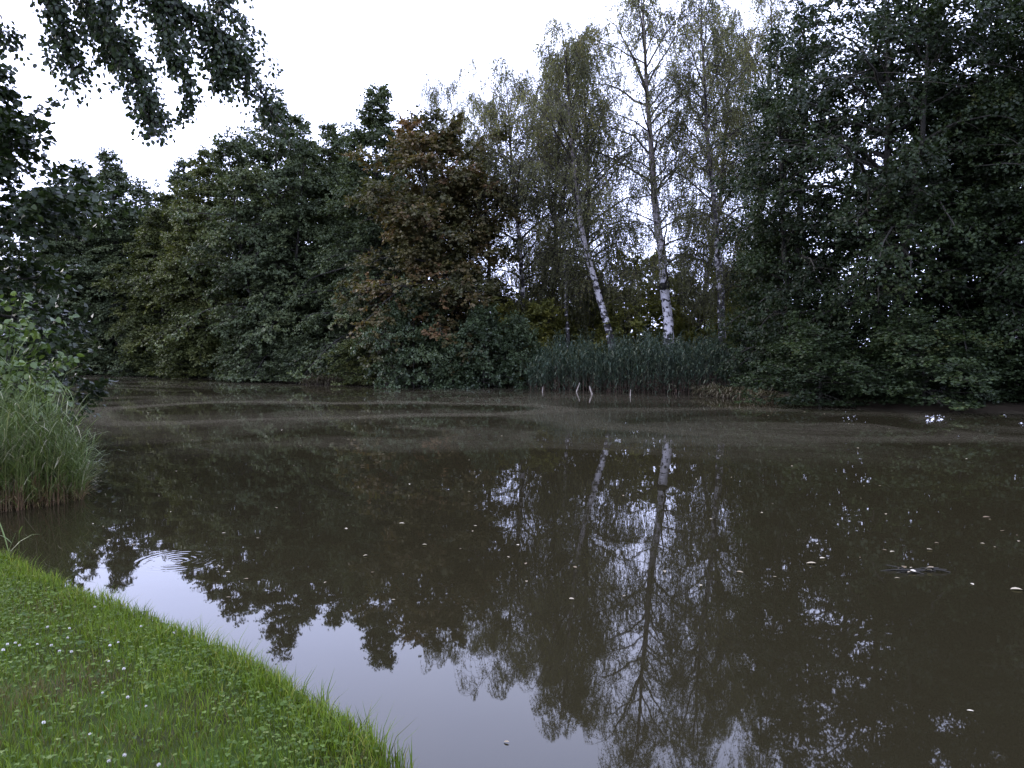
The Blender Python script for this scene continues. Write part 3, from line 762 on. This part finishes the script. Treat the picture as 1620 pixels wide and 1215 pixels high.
# a far-off wood that reads as one mass behind everything
def far_wood():
    g = np.random.default_rng(7)
    m = Mesh()
    N = 36000
    th = g.uniform(-.85, .85, N)
    Y = g.uniform(66, 84, N)
    X = Y * th * 1.0
    hmax = 4.4 + 2.0 * np.sin(th * 23) + 1.2 * np.sin(th * 61 + 1) + g.normal(0, .5, N) - 2.0 * np.clip((th - .35) * 5, 0, 1) + 6.5 * np.clip((-th - .12) * 5, 0, 1)
    Z = .4 + hmax * g.uniform(0, 1, N) ** .7
    P = np.stack([X, Y, Z], 1)
    D = g.normal(0, 1, (N, 3)); Nn = nrm(g.normal(0, .6, (N, 3)) + [0, 0, 1])
    V, F = kites(P, D, Nn, g.uniform(.45, .85, N), g.uniform(.35, .65, N))
    m.add(V, F, 0, np.clip(g.normal(.4, .2, N), 0, 1))
    return m
o = link('far_wood', far_wood().data('far_wood', [M['olive']]))
tag(o, 'low far-off wood closing the view behind the trees', 'wood', kind='stuff')

# ------------------------------------------------------------------ reeds
def reed_blades(g, base, Hs, n_leaf, leafL, wid, lean=.12, brown=.25, bend=.5, stem=1., var=.15):
    """stems with long arching leaves; base (n,3), heights (n,)"""
    m = Mesh()
    n = len(base)
    k = 4
    s = np.linspace(0, 1, k)[None, :, None]
    az = g.uniform(0, 2 * np.pi, n)
    ln = np.abs(g.normal(0, lean, n)) * Hs
    hd = np.column_stack([np.cos(az), np.sin(az), np.zeros(n)])
    P = base[:, None] + hd[:, None] * ln[:, None, None] * s ** 1.6
    P[:, :, 2] += Hs[:, None] * s[:, :, 0]
    V, F = tubes(P, np.full((n, k), wid * .33 * stem) * np.linspace(1, .4, k)[None], 3)
    t = np.clip(np.repeat(np.linspace(.05, .55, k - 1)[None], n, 0) + g.normal(0, .08, (n, k - 1)), 0, .9)
    m.add(V, F, 0, np.repeat(t.ravel(), 3))
    i = np.repeat(np.arange(n), n_leaf)
    N = len(i)
    u = g.uniform(.06, .99, N)
    q, tn = sample(P, i, u)
    az = g.uniform(0, 2 * np.pi, N)
    out = np.column_stack([np.cos(az), np.sin(az), np.zeros(N)])
    L = leafL * g.uniform(.5, 1.15, N)
    up = g.uniform(.45, 1.3, N)
    bd = bend * g.uniform(.4, 1.6, N)
    sd = np.cross(out, np.array([[0, 0, 1.]]))
    W = wid * g.uniform(.6, 1.1, N)
    rows = []
    for f, w in ((0, .5), (.33, 1.), (.67, .8), (1, .06)):
        c = q + out * (L * f * .75)[:, None]
        c[:, 2] += L * (up * f - bd * up * f * f * 1.15)
        rows += [c + sd * (W * w * .5)[:, None], c - sd * (W * w * .5)[:, None]]
    V = np.stack(rows, 1)
    b = (np.arange(N) * 8)[:, None]
    t = np.where(u < brown, g.uniform(0, .3, N), np.clip(g.normal(.6, var, N), .3, 1.0))
    for a in (0, 2, 4):
        m.add(V.reshape(-1, 3) if a == 0 else np.zeros((0, 3)), (b + np.array([[a, a + 1, a + 3, a + 2]])) - (0 if a == 0 else 0), 0, t) if a == 0 else \
            m.f.append(((b + np.array([[a, a + 1, a + 3, a + 2]])).astype(np.int32) + m.n - len(V) * 8, 0, t.astype(np.float32)))
    return m

def far_reeds():
    g = np.random.default_rng(31)
    n = 1500
    px = g.uniform(836, 1168, n)
    Y0 = np.interp(px, [836, 1000, 1168], [35.6, 33.6, 31.2])
    Y = Y0 + g.uniform(0, 3.2, n) ** 1.0
    X = (px - 810) / FPX * Y
    z = np.maximum(height(np.column_stack([X, Y])), -.25)
    H = (1.95 + .22 * np.sin(px * .045) + .15 * np.sin(px * .13) + g.normal(0, .26, n)) * np.interp(px, [836, 870, 930, 1000, 1060, 1120, 1168], [.62, .92, 1.08, .96, 1.1, 1.0, .7])
    return reed_blades(g, np.column_stack([X, Y, z]), H, 11, .40, .05, lean=.14, brown=.12, bend=.8, stem=.5, var=.32)
o = link('reed_bed', far_reeds().data('reed_bed', [M['far_reed']]))
tag(o, 'long bed of blue green reeds with brown feet on the far bank', 'reeds', kind='stuff')

# near reed clump on the left: the stems that stand out are single parts, the rest one mass
g = np.random.default_rng(41)
root = link('reed_clump', None, None, (-5.9, 9.4, 0))
tag(root, 'clump of green reeds with rusty feet standing in the water before the leafy bush', 'reeds')
def reed_spot(n):
    px = g.uniform(-60, 128, n)
    Yf = np.interp(px, [-60, 0, 60, 128], [8.75, 8.95, 9.2, 9.7])
    Y = Yf + g.uniform(0, 1.3, n)
    return (px - 810) / FPX * Y, Y
X, Y = reed_spot(720)
H = np.interp(X / Y * FPX + 810, [-60, 60, 100, 128], [1.4, 1.25, 1.0, .6]) * np.clip(g.normal(.92, .28, 720), .4, 1.45)
mass = reed_blades(g, np.column_stack([X + 5.9, Y - 9.4, np.full(720, -.12)]), H, 8, .44, .012, lean=.20, brown=.24, bend=.5, var=.26)
o = link('reed_mass', mass.data('reed_mass', [M['reed']]), root)
tag(o, kind='stuff')
variants = []
for v in range(10):
    variants.append(reed_blades(g, np.array([[0, 0, -.12]]), np.array([g.uniform(1.0, 1.55)]), 8, .5, .013, lean=.22, brown=.2, bend=.5, var=.3).data('reed_stem_%d' % v, [M['reed']]))
X, Y = reed_spot(170)
for k in range(170):
    o = link('reed_stem', variants[k % 10], root, (X[k] + 5.9, min(Y[k], Y[k]) - 9.4, 0))
    o.rotation_euler = (0, 0, g.uniform(0, 6.28))
    o.scale = (1, 1, g.uniform(.75, 1.05) * float(np.interp(X[k] / Y[k] * FPX + 810, [-60, 60, 100, 128], [1.05, .95, .8, .5])))

# single reeds that stand apart
def single_reed(px, py, Hm, lab, z=.0, seed=1, pale=False, lean=.1, nl=3):
    p = on_plane(px, py, z)
    gg = np.random.default_rng(seed)
    m = reed_blades(gg, np.array([[0, 0, -.1]]), np.array([Hm]), nl, .4, .014, lean=lean, brown=.1, bend=.35)
    r = link('reed_stalk', m.data('reed_stalk', [M['reed']]), None, p)
    tag(r, lab, 'reed')
single_reed(8, 885, .32, 'short green reed blade pair at the lawn edge below the reed clump', .12, 3, nl=4)
single_reed(30, 880, .34, 'pale seeded reed stalk leaning out from the lawn edge', .12, 9, lean=.5, nl=1)
single_reed(102, 787, 1.62, 'tallest reed with a forked tip rising above the clump', 0, 12, nl=6)

# ------------------------------------------------------------------ the leafy bush at the left edge
def bush_left():
    g = np.random.default_rng(55)
    bx, by = -7.25, 10.6
    bz = max(gz(bx, by), 0)
    root = link('leafy_bush', None, None, (bx, by, bz))
    tag(root, 'bright green broad leaved bush at the left edge behind the reeds', 'bush')
    stems, fol = Mesh(), Mesh()
    n = 26
    az = g.uniform(0, 2 * np.pi, n); ln = g.uniform(.25, 1.15, n)
    Hs = g.uniform(1.7, 3.2, n) * (1 - .25 * ln)
    s = np.linspace(0, 1, 6)[None, :, None]
    P = np.zeros((n, 6, 3)) + np.column_stack([np.cos(az), np.sin(az), np.zeros(n)])[:, None] * (ln[:, None, None] * s ** 1.3)
    P[:, :, 2] += Hs[:, None] * s[:, :, 0] - .2 * s[:, :, 0] ** 4 * ln[:, None]
    P += np.cumsum(g.normal(0, .02, P.shape), 1)
    V, F = tubes(P, np.full((n, 6), .012) * np.linspace(1, .3, 6)[None], 5)
    stems.add(V, F)
    i = np.repeat(np.arange(n), 16)
    q, t = sample(P, i, g.uniform(.2, 1, len(i)))
    d = nrm(g.normal(0, 1, q.shape) * [1, 1, .5] + t * .5)
    l = g.uniform(.15, .42, len(i))
    P2 = q[:, None] + d[:, None] * l[:, None, None] * np.linspace(0, 1, 3)[None, :, None]
    V, F = tubes(P2, np.full((len(i), 3), .004), 3)
    stems.add(V, F)
    link('stem', stems.data('bush_stems', [M['bark']], smooth=True), root)
    j = np.repeat(np.arange(len(i)), 9)
    q, t = sample(P2, j, g.uniform(.1, 1, len(j)))
    N = len(j)
    q = q + g.normal(0, .03, (N, 3))
    D = nrm(t * .6 + g.normal(0, .6, (N, 3)) + [0, 0, -.2])
    Nn = nrm(g.normal(0, .45, (N, 3)) + [0, -.25, 1])
    L = g.uniform(.07, .12, N); W = L * g.uniform(.62, .8, N)
    # those nearest the camera are single parts
    toward = -(q[:, 1]) + .9 * q[:, 0] + .2 * q[:, 2]
    order = np.argsort(-toward)
    pick = order[:900][g.permutation(900)[:220]]
    rest = np.setdiff1d(np.arange(N), pick)
    V, F, T = blades6(q[rest], D[rest], Nn[rest], L[rest], W[rest])
    tint = np.clip(g.normal(.5, .2, len(rest)), 0, 1)
    fol.add(V, F, 0, np.tile(tint, 2)); fol.f.append((T.astype(np.int32), 0, np.tile(tint, 2).astype(np.float32)))
    o = link('foliage', fol.data('bush_foliage', [M['bush']]), root); tag(o, kind='stuff')
    unit = []
    for v in range(5):
        m = Mesh(); Lw = np.array([1.0])
        V, F, T = blades6(np.zeros((1, 3)), np.array([[1., 0, 0]]), np.array([[0, 0, 1.]]), Lw, Lw * (.62 + .05 * v), droop=.05 + .05 * v)
        m.add(V, F, 0, .3 + .12 * v); m.f.append((T.astype(np.int32), 0, np.full(2, .3 + .12 * v, np.float32)))
        unit.append(m.data('leaf_%d' % v, [M['bush']]))
    place_leaves(root, unit, q[pick], D[pick], Nn[pick], L[pick])
    return root
from mathutils import Matrix, Vector
def place_leaves(root, unit, q, D, Nn, L, name='leaf'):
    D = nrm(D); S = nrm(np.cross(D, Nn)); Nn = np.cross(S, D)
    for k in range(len(q)):
        o = link(name, unit[k % len(unit)], root)
        m = Matrix.Identity(4)
        for r in range(3):
            m[r][0] = D[k, r] * L[k]; m[r][1] = -S[k, r] * L[k]; m[r][2] = Nn[k, r] * L[k]; m[r][3] = q[k, r]
        o.matrix_local = m
bush_left()

# ------------------------------------------------------------------ the near tree whose boughs hang into the view
def near_tree():
    g = np.random.default_rng(66)
    bx, by = -11.2, 8.8
    bz = gz(bx, by)
    root = link('overhanging_tree', None, None, (bx, by, bz))
    tag(root, 'near tree whose dark leafy boughs hang into the upper left corner', 'tree')
    O = np.array([bx, by, bz])
    trunk, crown = Mesh(), Mesh()
    tt = np.linspace(0, 1, 10)
    T = np.column_stack([np.interp(tt, [0, .5, 1], [0, .35, .2]), np.interp(tt, [0, 1], [0, -.2]), tt * 12 - .2])
    V, F = tubes(T[None], (.30 * (1 - tt) ** .7 + .04 + .12 * np.exp(-tt * 15))[None], 10)
    trunk.add(V, F)
    # boughs as pixel tracks with their own distance
    tracks = [
        ([(-260, -330, 6.6), (-60, -150, 7.0), (120, -60, 7.4), (240, -5, 7.7), (330, 55, 8.0), (395, 120, 8.3), (432, 205, 8.6)], .045, 150, 56),
        ([(60, -110, 7.0), (140, -20, 7.1), (185, 60, 7.2), (215, 120, 7.3), (232, 165, 7.3), (240, 205, 7.3)], .018, 95, 44),
        ([(240, -5, 7.7), (275, 45, 7.7), (292, 100, 7.7), (298, 150, 7.7), (297, 195, 7.7)], .012, 26, 26),
        ([(120, -60, 7.4), (215, 5, 7.6), (290, 30, 7.8), (350, 70, 8.0), (385, 120, 8.1)], .02, 85, 50),
        ([(-20, -110, 6.9), (50, -40, 7.0), (85, 20, 7.1), (102, 80, 7.1), (112, 130, 7.1)], .016, 70, 42),
        ([(-60, -150, 7.0), (60, -60, 7.3), (130, 10, 7.5), (165, 70, 7.6), (180, 100, 7.6)], .016, 85, 46),
        ([(330, 55, 8.0), (335, 90, 7.9), (342, 125, 7.9), (352, 150, 7.9)], .012, 34, 30),
        ([(240, -5, 7.7), (256, 40, 7.6), (265, 80, 7.5), (282, 122, 7.5)], .012, 36, 30),
        ([(60, -110, 7.4), (200, -70, 7.8), (300, -45, 8.0), (345, 10, 8.2), (392, 75, 8.4)], .02, 80, 46),
        ([(-120, -60, 7.2), (-40, 0, 7.3), (0, 60, 7.4), (12, 100, 7.4)], .014, 22, 34),
    ]
    tracks = [([(x, y - 20, Y * 1.22) for x, y, Y in p], r * 1.2, int(n * 1.65), sp * .85) for p, r, n, sp in tracks]
    tw_q, tw_d, tw_l = [], [], []
    for pts, r, ntw, spread in tracks:
        W = np.array([at_depth(*p) for p in pts]) - O
        tt = np.linspace(0, 1, 16)
        u = np.linspace(0, 1, len(W))
        P = np.column_stack([np.interp(tt, u, W[:, c]) for c in range(3)])
        for _ in range(2):
            P[1:-1] = .25 * P[:-2] + .5 * P[1:-1] + .25 * P[2:]
        P[1:-1] += g.normal(0, .012, (14, 3))
        V, F = tubes(P[None], (r * np.linspace(1, .2, 16))[None], 6)
        trunk.add(V, F)
        s = g.uniform(.10, 1.0, ntw)
        q, t = sample(P[None], np.zeros(ntw, int), s)
        d = nrm(g.normal(0, 1, (ntw, 3)) * [.8, .8, .6] + t * .5 + [0, 0, -.45])
        tw_q.append(q); tw_d.append(d); tw_l.append(g.uniform(.4, 1.2, ntw) * spread / 100.)
    # limb carrying the boughs
    a = T[6]
    b0 = at_depth(-260, -330, 6.6 * 1.22) - O
    P = np.linspace(0, 1, 8)[:, None] * (b0 - a) + a
    P[:, 2] += .5 * np.sin(np.linspace(0, math.pi, 8))
    V, F = tubes(P[None], np.linspace(.13, .05, 8)[None], 8); trunk.add(V, F)
    for px, py, Y in ((60, -110, 7.0), (-20, -110, 6.9), (-60, -150, 7.0), (-120, -60, 7.2), (60, -110, 7.4)):
        e = at_depth(px, py, Y * 1.22) - O
        P = np.linspace(0, 1, 6)[:, None] * (e - b0) + b0
        V, F = tubes(P[None], np.linspace(.04, .018, 6)[None], 6); trunk.add(V, F)
    link('trunk', trunk.data('near_trunk', [M['bark']], smooth=True), root)
    # crown above and behind, mostly outside the view
    c2 = []
    for k in range(420):
        az = g.uniform(0, 2 * math.pi); h = g.uniform(5.5, 12); rr = g.uniform(.5, 4.0) * (1 - ((h - 8) / 6) ** 2 * .6)
        c2.append((rr * math.cos(az), rr * math.sin(az), h))
    c2 = np.array(c2)
    keep = (c2[:, 0] + bx) / np.maximum(c2[:, 1] + by, .1) < -.80
    keep |= (c2[:, 1] + by) < 4.5
    c2 = c2[keep]
    tw_q.append(c2); tw_d.append(nrm(g.normal(0, 1, c2.shape) - [0, 0, .3])); tw_l.append(g.uniform(.6, 1.2, len(c2)))
    q = np.concatenate(tw_q); d = np.concatenate(tw_d); l = np.concatenate(tw_l)
    s_ = np.linspace(0, 1, 4)[None, :, None]
    P2 = q[:, None] + d[:, None] * l[:, None, None] * s_
    P2[:, :, 2] -= (l * .25)[:, None] * s_[:, :, 0] ** 2
    V, F = tubes(P2, np.full((len(q), 4), .004) * np.linspace(1, .5, 4)[None], 3)
    crown.add(V, F, 1)
    nl = np.where(np.arange(len(q)) < len(q) - len(c2), 13, 14)
    j = np.repeat(np.arange(len(q)), nl)
    N = len(j)
    q4, t4 = sample(P2, j, g.uniform(.1, 1, N))
    q4 = q4 + g.normal(0, .035, (N, 3))
    D = nrm(t4 * .5 + g.normal(0, .55, (N, 3)) + [0, 0, -.45])
    Nn = nrm(g.normal(0, .6, (N, 3)) + [.1, -.2, .8])
    L = g.uniform(.042, .068, N); L[nl[j] == 14] *= 2.6
    W = L * g.uniform(.72, .9, N)
    # 260 leaves on the hanging boughs are single parts
    inview = np.where(nl[j] == 13)[0]
    pick = g.permutation(inview)[:260]
    rest = np.setdiff1d(np.arange(N), pick)
    V, F, Tt = blades6(q4[rest], D[rest], Nn[rest], L[rest], W[rest])
    tint = np.clip(g.normal(.45, .22, len(rest)), 0, 1)
    base = crown.n
    crown.add(V, F, 0, np.tile(tint, 2)); crown.f.append(((Tt + base).astype(np.int32), 0, np.tile(tint, 2).astype(np.float32)))
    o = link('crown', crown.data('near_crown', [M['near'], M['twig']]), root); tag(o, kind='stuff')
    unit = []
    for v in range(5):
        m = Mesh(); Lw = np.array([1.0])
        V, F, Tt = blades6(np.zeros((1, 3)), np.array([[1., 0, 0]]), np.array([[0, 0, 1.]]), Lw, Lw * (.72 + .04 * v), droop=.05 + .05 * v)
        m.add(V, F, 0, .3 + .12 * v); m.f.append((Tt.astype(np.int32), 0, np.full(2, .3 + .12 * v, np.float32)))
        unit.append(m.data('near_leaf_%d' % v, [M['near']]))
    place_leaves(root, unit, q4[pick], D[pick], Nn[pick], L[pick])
near_tree()

# small dark tree at the left edge, behind the bush
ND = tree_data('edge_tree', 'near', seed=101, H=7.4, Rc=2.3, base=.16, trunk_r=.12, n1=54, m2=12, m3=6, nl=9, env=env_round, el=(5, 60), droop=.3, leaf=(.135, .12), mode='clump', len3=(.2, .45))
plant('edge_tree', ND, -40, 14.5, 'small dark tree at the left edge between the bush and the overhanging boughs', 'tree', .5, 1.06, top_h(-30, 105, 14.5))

# ------------------------------------------------------------------ lawn
def lawn():
    g = np.random.default_rng(77)
    n = 260000
    P = np.column_stack([g.uniform(-7.2, .6, n), g.uniform(1.6, 9.0, n)])
    # keep what the view or a step to the side can see
    P = P[(P[:, 0] > -.78 * P[:, 1] - .35)]
    s = sdist(P)
    keep = (s > -.02) & (g.uniform(0, 1, len(P)) < np.clip(5.0 / P[:, 1], .35, 1))
    return g, P[keep], s[keep]
g, LP, LS = lawn()
lz = height(LP)
dry = np.exp(-(((LP[:, 0] + 2.32) / .20) ** 2 + ((LP[:, 1] - 3.5) / .34) ** 2)) + .35 * (vnoise(LP[:, 0] * 2.1, LP[:, 1] * 2.1, 4) > .55)
def grass_mesh():
    n = len(LP)
    edge = np.exp(-np.maximum(LS - .02, 0) / .2)
    tuft = np.clip(vnoise(LP[:, 0] * 3.1, LP[:, 1] * 3.1, 5), 0, 1)
    big = np.clip(vnoise(LP[:, 0] * 5.3, LP[:, 1] * 5.3, 9) * 1.6, 0, 1)
    H = g.uniform(.03, .07, n) * (1 + .6 * tuft) + edge * (g.uniform(.02, .10, n) + big * g.uniform(0, .16, n))
    W = g.uniform(.0025, .005, n) * (1 + .5 * edge)
    az = g.uniform(0, 2 * np.pi, n)
    hd = np.column_stack([np.cos(az), np.sin(az), np.zeros(n)])
    sd = np.column_stack([-np.sin(az), np.cos(az), np.zeros(n)])
    bend = g.uniform(.15, .8, n) * H
    B = np.column_stack([LP, lz - .004])
    up = np.array([[0, 0, 1.]])
    mid = B + up * (H * .6)[:, None] + hd * (bend * .35)[:, None]
    tip = B + up * (H * g.uniform(.8, 1.0, n))[:, None] + hd * bend[:, None]
    w = (W * .5)[:, None]
    V = np.stack([B - sd * w, B + sd * w, mid + sd * w * .8, mid - sd * w * .8, tip], 1)
    b = (np.arange(n) * 5)[:, None]
    m = Mesh()
    t = np.clip(g.normal(.44, .24, n) + .18 * edge + .12 * tuft, .12, 1)
    t = np.where(g.uniform(0, 1, n) < np.clip(dry * .75, 0, .85) + .04, g.uniform(0, .12, n), t)
    t = np.clip(t + .10 * vnoise(LP[:, 0] * 1.3, LP[:, 1] * 1.3, 12), 0, 1)
    m.add(V, b + np.array([[0, 1, 2, 3]]), 0, t)
    m.f.append(((b + np.array([[3, 2, 4]])).astype(np.int32), 0, t.astype(np.float32)))
    return m
o = link('lawn_grass', grass_mesh().data('lawn_grass', [M['grass']]))
tag(o, 'short bright green grass growing longer along the water edge', 'grass', kind='stuff')
def clover_mesh():
    sel = (g.uniform(0, 1, len(LP)) < .33 * (1 - np.clip(dry, 0, .9)) * np.clip(.55 + .9 * vnoise(LP[:, 0] * 1.7, LP[:, 1] * 1.7, 8), .12, 1.3)) & (LS > .05)
    P = np.column_stack([LP[sel], lz[sel] + g.uniform(.025, .06, sel.sum())])
    n = len(P)
    m = Mesh()
    a0 = g.uniform(0, 2 * np.pi, n)
    sz = g.uniform(.006, .014, n)
    big = g.uniform(0, 1, n) < .03
    sz = np.where(big, sz * 1.9, sz)
    t = np.clip(g.normal(.5, .3, n), 0, 1)
    tilt = nrm(g.normal(0, .45, (n, 3)) + [0, -.15, 1])
    for k in range(3):
        a = a0 + k * 2.094
        D = nrm(np.column_stack([np.cos(a), np.sin(a), g.normal(.1, .2, n)]))
        V, F, T = blades6(P, D, tilt, sz, sz * .95, fold=.1, droop=.05)
        b = m.n
        m.add(V, F, 0, np.tile(t, 2)); m.f.append(((T + b).astype(np.int32), 0, np.tile(t, 2).astype(np.float32)))
    return m
o = link('lawn_clover', clover_mesh().data('lawn_clover', [M['clover']]))
tag(o, 'low clover and small herbs spread through the lawn', 'clover', kind='stuff')

# white clover heads
def clover_head():
    g2 = np.random.default_rng(3)
    m = Mesh()
    n = 46
    k = np.arange(n) + .5
    ph = np.arccos(1 - 1.75 * k / n); th = k * 2.39996
    D = np.column_stack([np.cos(th) * np.sin(ph), np.sin(th) * np.sin(ph), np.cos(ph)])
    V, F = kites(D * .002, D + [0, 0, .25], np.cross(D, [[.3, .1, 1]]), np.full(n, .0095) * g2.uniform(.85, 1.1, n), np.full(n, .0042))
    m.add(V, F)
    return m.data('clover_head', [M['petal']])
HEAD = clover_head()
sm = Mesh()
V, F = tubes(np.array([[[0, 0, -.06], [.004, 0, -.03], [0, 0, 0]]]), np.full((1, 3), .0009), 5)
sm.add(V, F)
STEM = sm.data('clover_stem', [M['clover_stem']])
fl = [(75, 992), (110, 994), (12, 1019), (24, 1017), (31, 1021), (59, 1019), (81, 1021), (107, 1009), (5, 1028), (94, 1030), (113, 1031), (172, 1046), (196, 1058),
      (187, 1016), (174, 1021), (202, 1103), (231, 1117), (69, 1143), (172, 1204), (197, 1195), (251, 1210), (275, 1001), (223, 991), (142, 1161), (162, 1096), (150, 940 + 20)]
special = {(202, 1103): 'largest white clover head, alone in the middle of the lawn', (196, 1058): 'plump white clover head above the middle of the lawn'}
for k, (px, py) in enumerate(fl):
    p = on_plane(px, py, .38)
    z = gz(p[0], p[1]) + .066
    p = on_plane(px, py, z)
    r = link('clover_flower', None, None, p)
    tag(r, special.get((px, py), 'small white clover head in the green lawn'), 'flower', 'white clover flowers in the lawn')
    s = g.uniform(.55, .85) * (1.35 if (px, py) in special else 1)
    r.scale = (s, s, s); r.rotation_euler = (g.uniform(-.3, .3), g.uniform(-.3, .3), g.uniform(0, 6))
    link('flower_head', HEAD, r); link('stem', STEM, r)

# ------------------------------------------------------------------ things on the water
def leaf_flat(v):
    m = Mesh()
    gg = np.random.default_rng(200 + v)
    V, F, T = blades6(np.zeros((1, 3)), np.array([[1., 0, 0]]), np.array([[0, 0, 1.]]), np.array([1.]), np.array([gg.uniform(.35, .7)]), fold=gg.uniform(.05, .3), droop=gg.uniform(-.15, .05))
    t = gg.uniform(.1, .95)
    m.add(V, F, 0, t); m.f.append((T.astype(np.int32), 0, np.full(2, t, np.float32)))
    return m.data('floating_leaf_%d' % v, [M['fallen']])
FLEAF = [leaf_flat(v) for v in range(8)]
named = [(1275, 891, .085, 'long pale leaf floating left of the dark twig raft'), (1306, 883, .06, 'short pale leaf floating just beyond the long one'),
         (1408, 873, .06, 'yellowish leaf floating beyond the dark twig raft'), (1475, 869, .07, 'small yellow leaf floating behind the dark twig raft'),
         (1598, 932, .09, 'bright pale leaf floating near the right edge'), (1567, 818, .09, 'dull tan leaf floating far out near the right edge'),
         (1165, 904, .06, 'pale leaf floating in the mirrored birches'), (1541, 1125, .035, 'lone tiny leaf floating in the lower right corner'),
         (797, 1173, .03, 'faint orange leaf floating on the mirrored sky'), (640, 828, .06, 'pale leaf floating in the middle of the dark reflection')]
for k, (px, py, s, lab) in enumerate(named):
    p = on_plane(px, py, .004)
    o = link('floating_leaf', FLEAF[k % 8], None, p)
    o.scale = (s, s, s); o.rotation_euler = (0, 0, g.uniform(-.5, .5) + (math.pi if k % 2 else 0))
    tag(o, lab, 'leaf', 'fallen leaves floating on the pond')
cnt = 0
while cnt < 150:
    px, py = g.uniform(130, 1620), 625 + 330 * g.uniform(0, 1) ** 1.7
    p = on_plane(px, py, .004)
    if sdist([p[:2]])[0] > -.6:
        continue
    s = g.uniform(.022, .05) * (1 if py > 720 else 1.3)
    o = link('floating_leaf', FLEAF[int(g.integers(8))], None, p)
    o.scale = (s, s, s); o.rotation_euler = (g.uniform(-.1, .1), g.uniform(-.1, .1), g.uniform(0, 6.28))
    tag(o, 'tiny pale fallen leaf drifting on the brown water', 'leaf', 'tiny leaves drifting on the pond')
    cnt += 1

# raft of dark twigs and leaves
p = on_plane(1452, 904, 0)
raft = link('twig_raft', None, None, p)
tag(raft, 'dark raft of twigs and dead leaves floating on the right half of the pond', 'debris')
m = Mesh()
a = g.uniform(-.5, .5, 14); L = g.uniform(.08, .26, 14)
c = np.column_stack([g.uniform(-.2, .2, 14), g.uniform(-.07, .07, 14), g.uniform(.0, .02, 14)])
dv = np.column_stack([np.cos(a), np.sin(a), g.normal(0, .1, 14)]) * L[:, None]
V, F = tubes(np.stack([c - dv / 2, c + [0, 0, .006], c + dv / 2], 1), np.full((14, 3), .0045), 5)
m.add(V, F)
link('twig', m.data('raft_twigs', [M['bark']]), raft)['kind'] = 'stuff'
for k in range(9):
    o = link('leaf', FLEAF[k % 8], raft, (g.uniform(-.22, .16), g.uniform(-.06, .08), .012))
    s = g.uniform(.04, .075); o.scale = (s, s, s); o.rotation_euler = (g.uniform(-.4, .4), g.uniform(-.3, .3), g.uniform(0, 6))

# pale stakes and snapped stalks in front of the reed bed
def stake(px, py, Hm, r, lean, lab):
    p = on_plane(px, py, 0)
    m = Mesh()
    P = np.array([[[0, 0, -.4], [lean * .2, 0, .05], [lean * .7, .02, Hm * .6], [lean, .02, Hm]]])
    V, F = tubes(P, np.array([[r, r, r * .9, r * .55]]), 7)
    m.add(V, F)
    tag(link('wooden_stake', m.data('stake', [M['stake']], smooth=True), None, p), lab, 'stake', 'stakes before the reed bed')
stake(911, 620, .42, .028, .18, 'pale stake tilted to the right before the reed bed')
stake(937, 624, .36, .040, -.12, 'thicker pale stake tilted to the left before the reed bed')
stake(858, 619, .22, .022, .03, 'short pale stub at the left end of the reed bed')
stake(997, 626, .26, .022, .02, 'short thin stub before the middle of the reed bed')

# low fringes of weeds along the far waterline
def fringe(px0, px1, n, Hm, tintc, lab, dy=0., mat='fringe', seed=1):
    gg = np.random.default_rng(seed)
    px = gg.uniform(px0, px1, n)
    fx = np.array([f[0] for f in far_px][::-1]); fy = np.array([f[1] for f in far_px][::-1])
    py = np.interp(px, fx, fy)
    P = np.array([on_plane(a, b, 0) for a, b in zip(px, py)])
    P[:, 1] += gg.uniform(-.5, .6, n)
    P[:, 2] = np.maximum(height(P[:, :2]), 0) - .05
    m = reed_blades(gg, P, gg.uniform(.25, 1, n) * Hm, 6, .4, .05, lean=.45, brown=.2, bend=.8)
    o = link('waterside_weeds', m.data('waterside_weeds', [M[mat]]))
    tag(o, lab, 'weeds', kind='stuff')
fringe(482, 625, 500, .55, .5, 'pale green weeds along the waterline under the alders', seed=2)
fringe(1100, 1228, 420, .45, .3, 'brown dead stalks sprawling at the right end of the reed bed', seed=3)
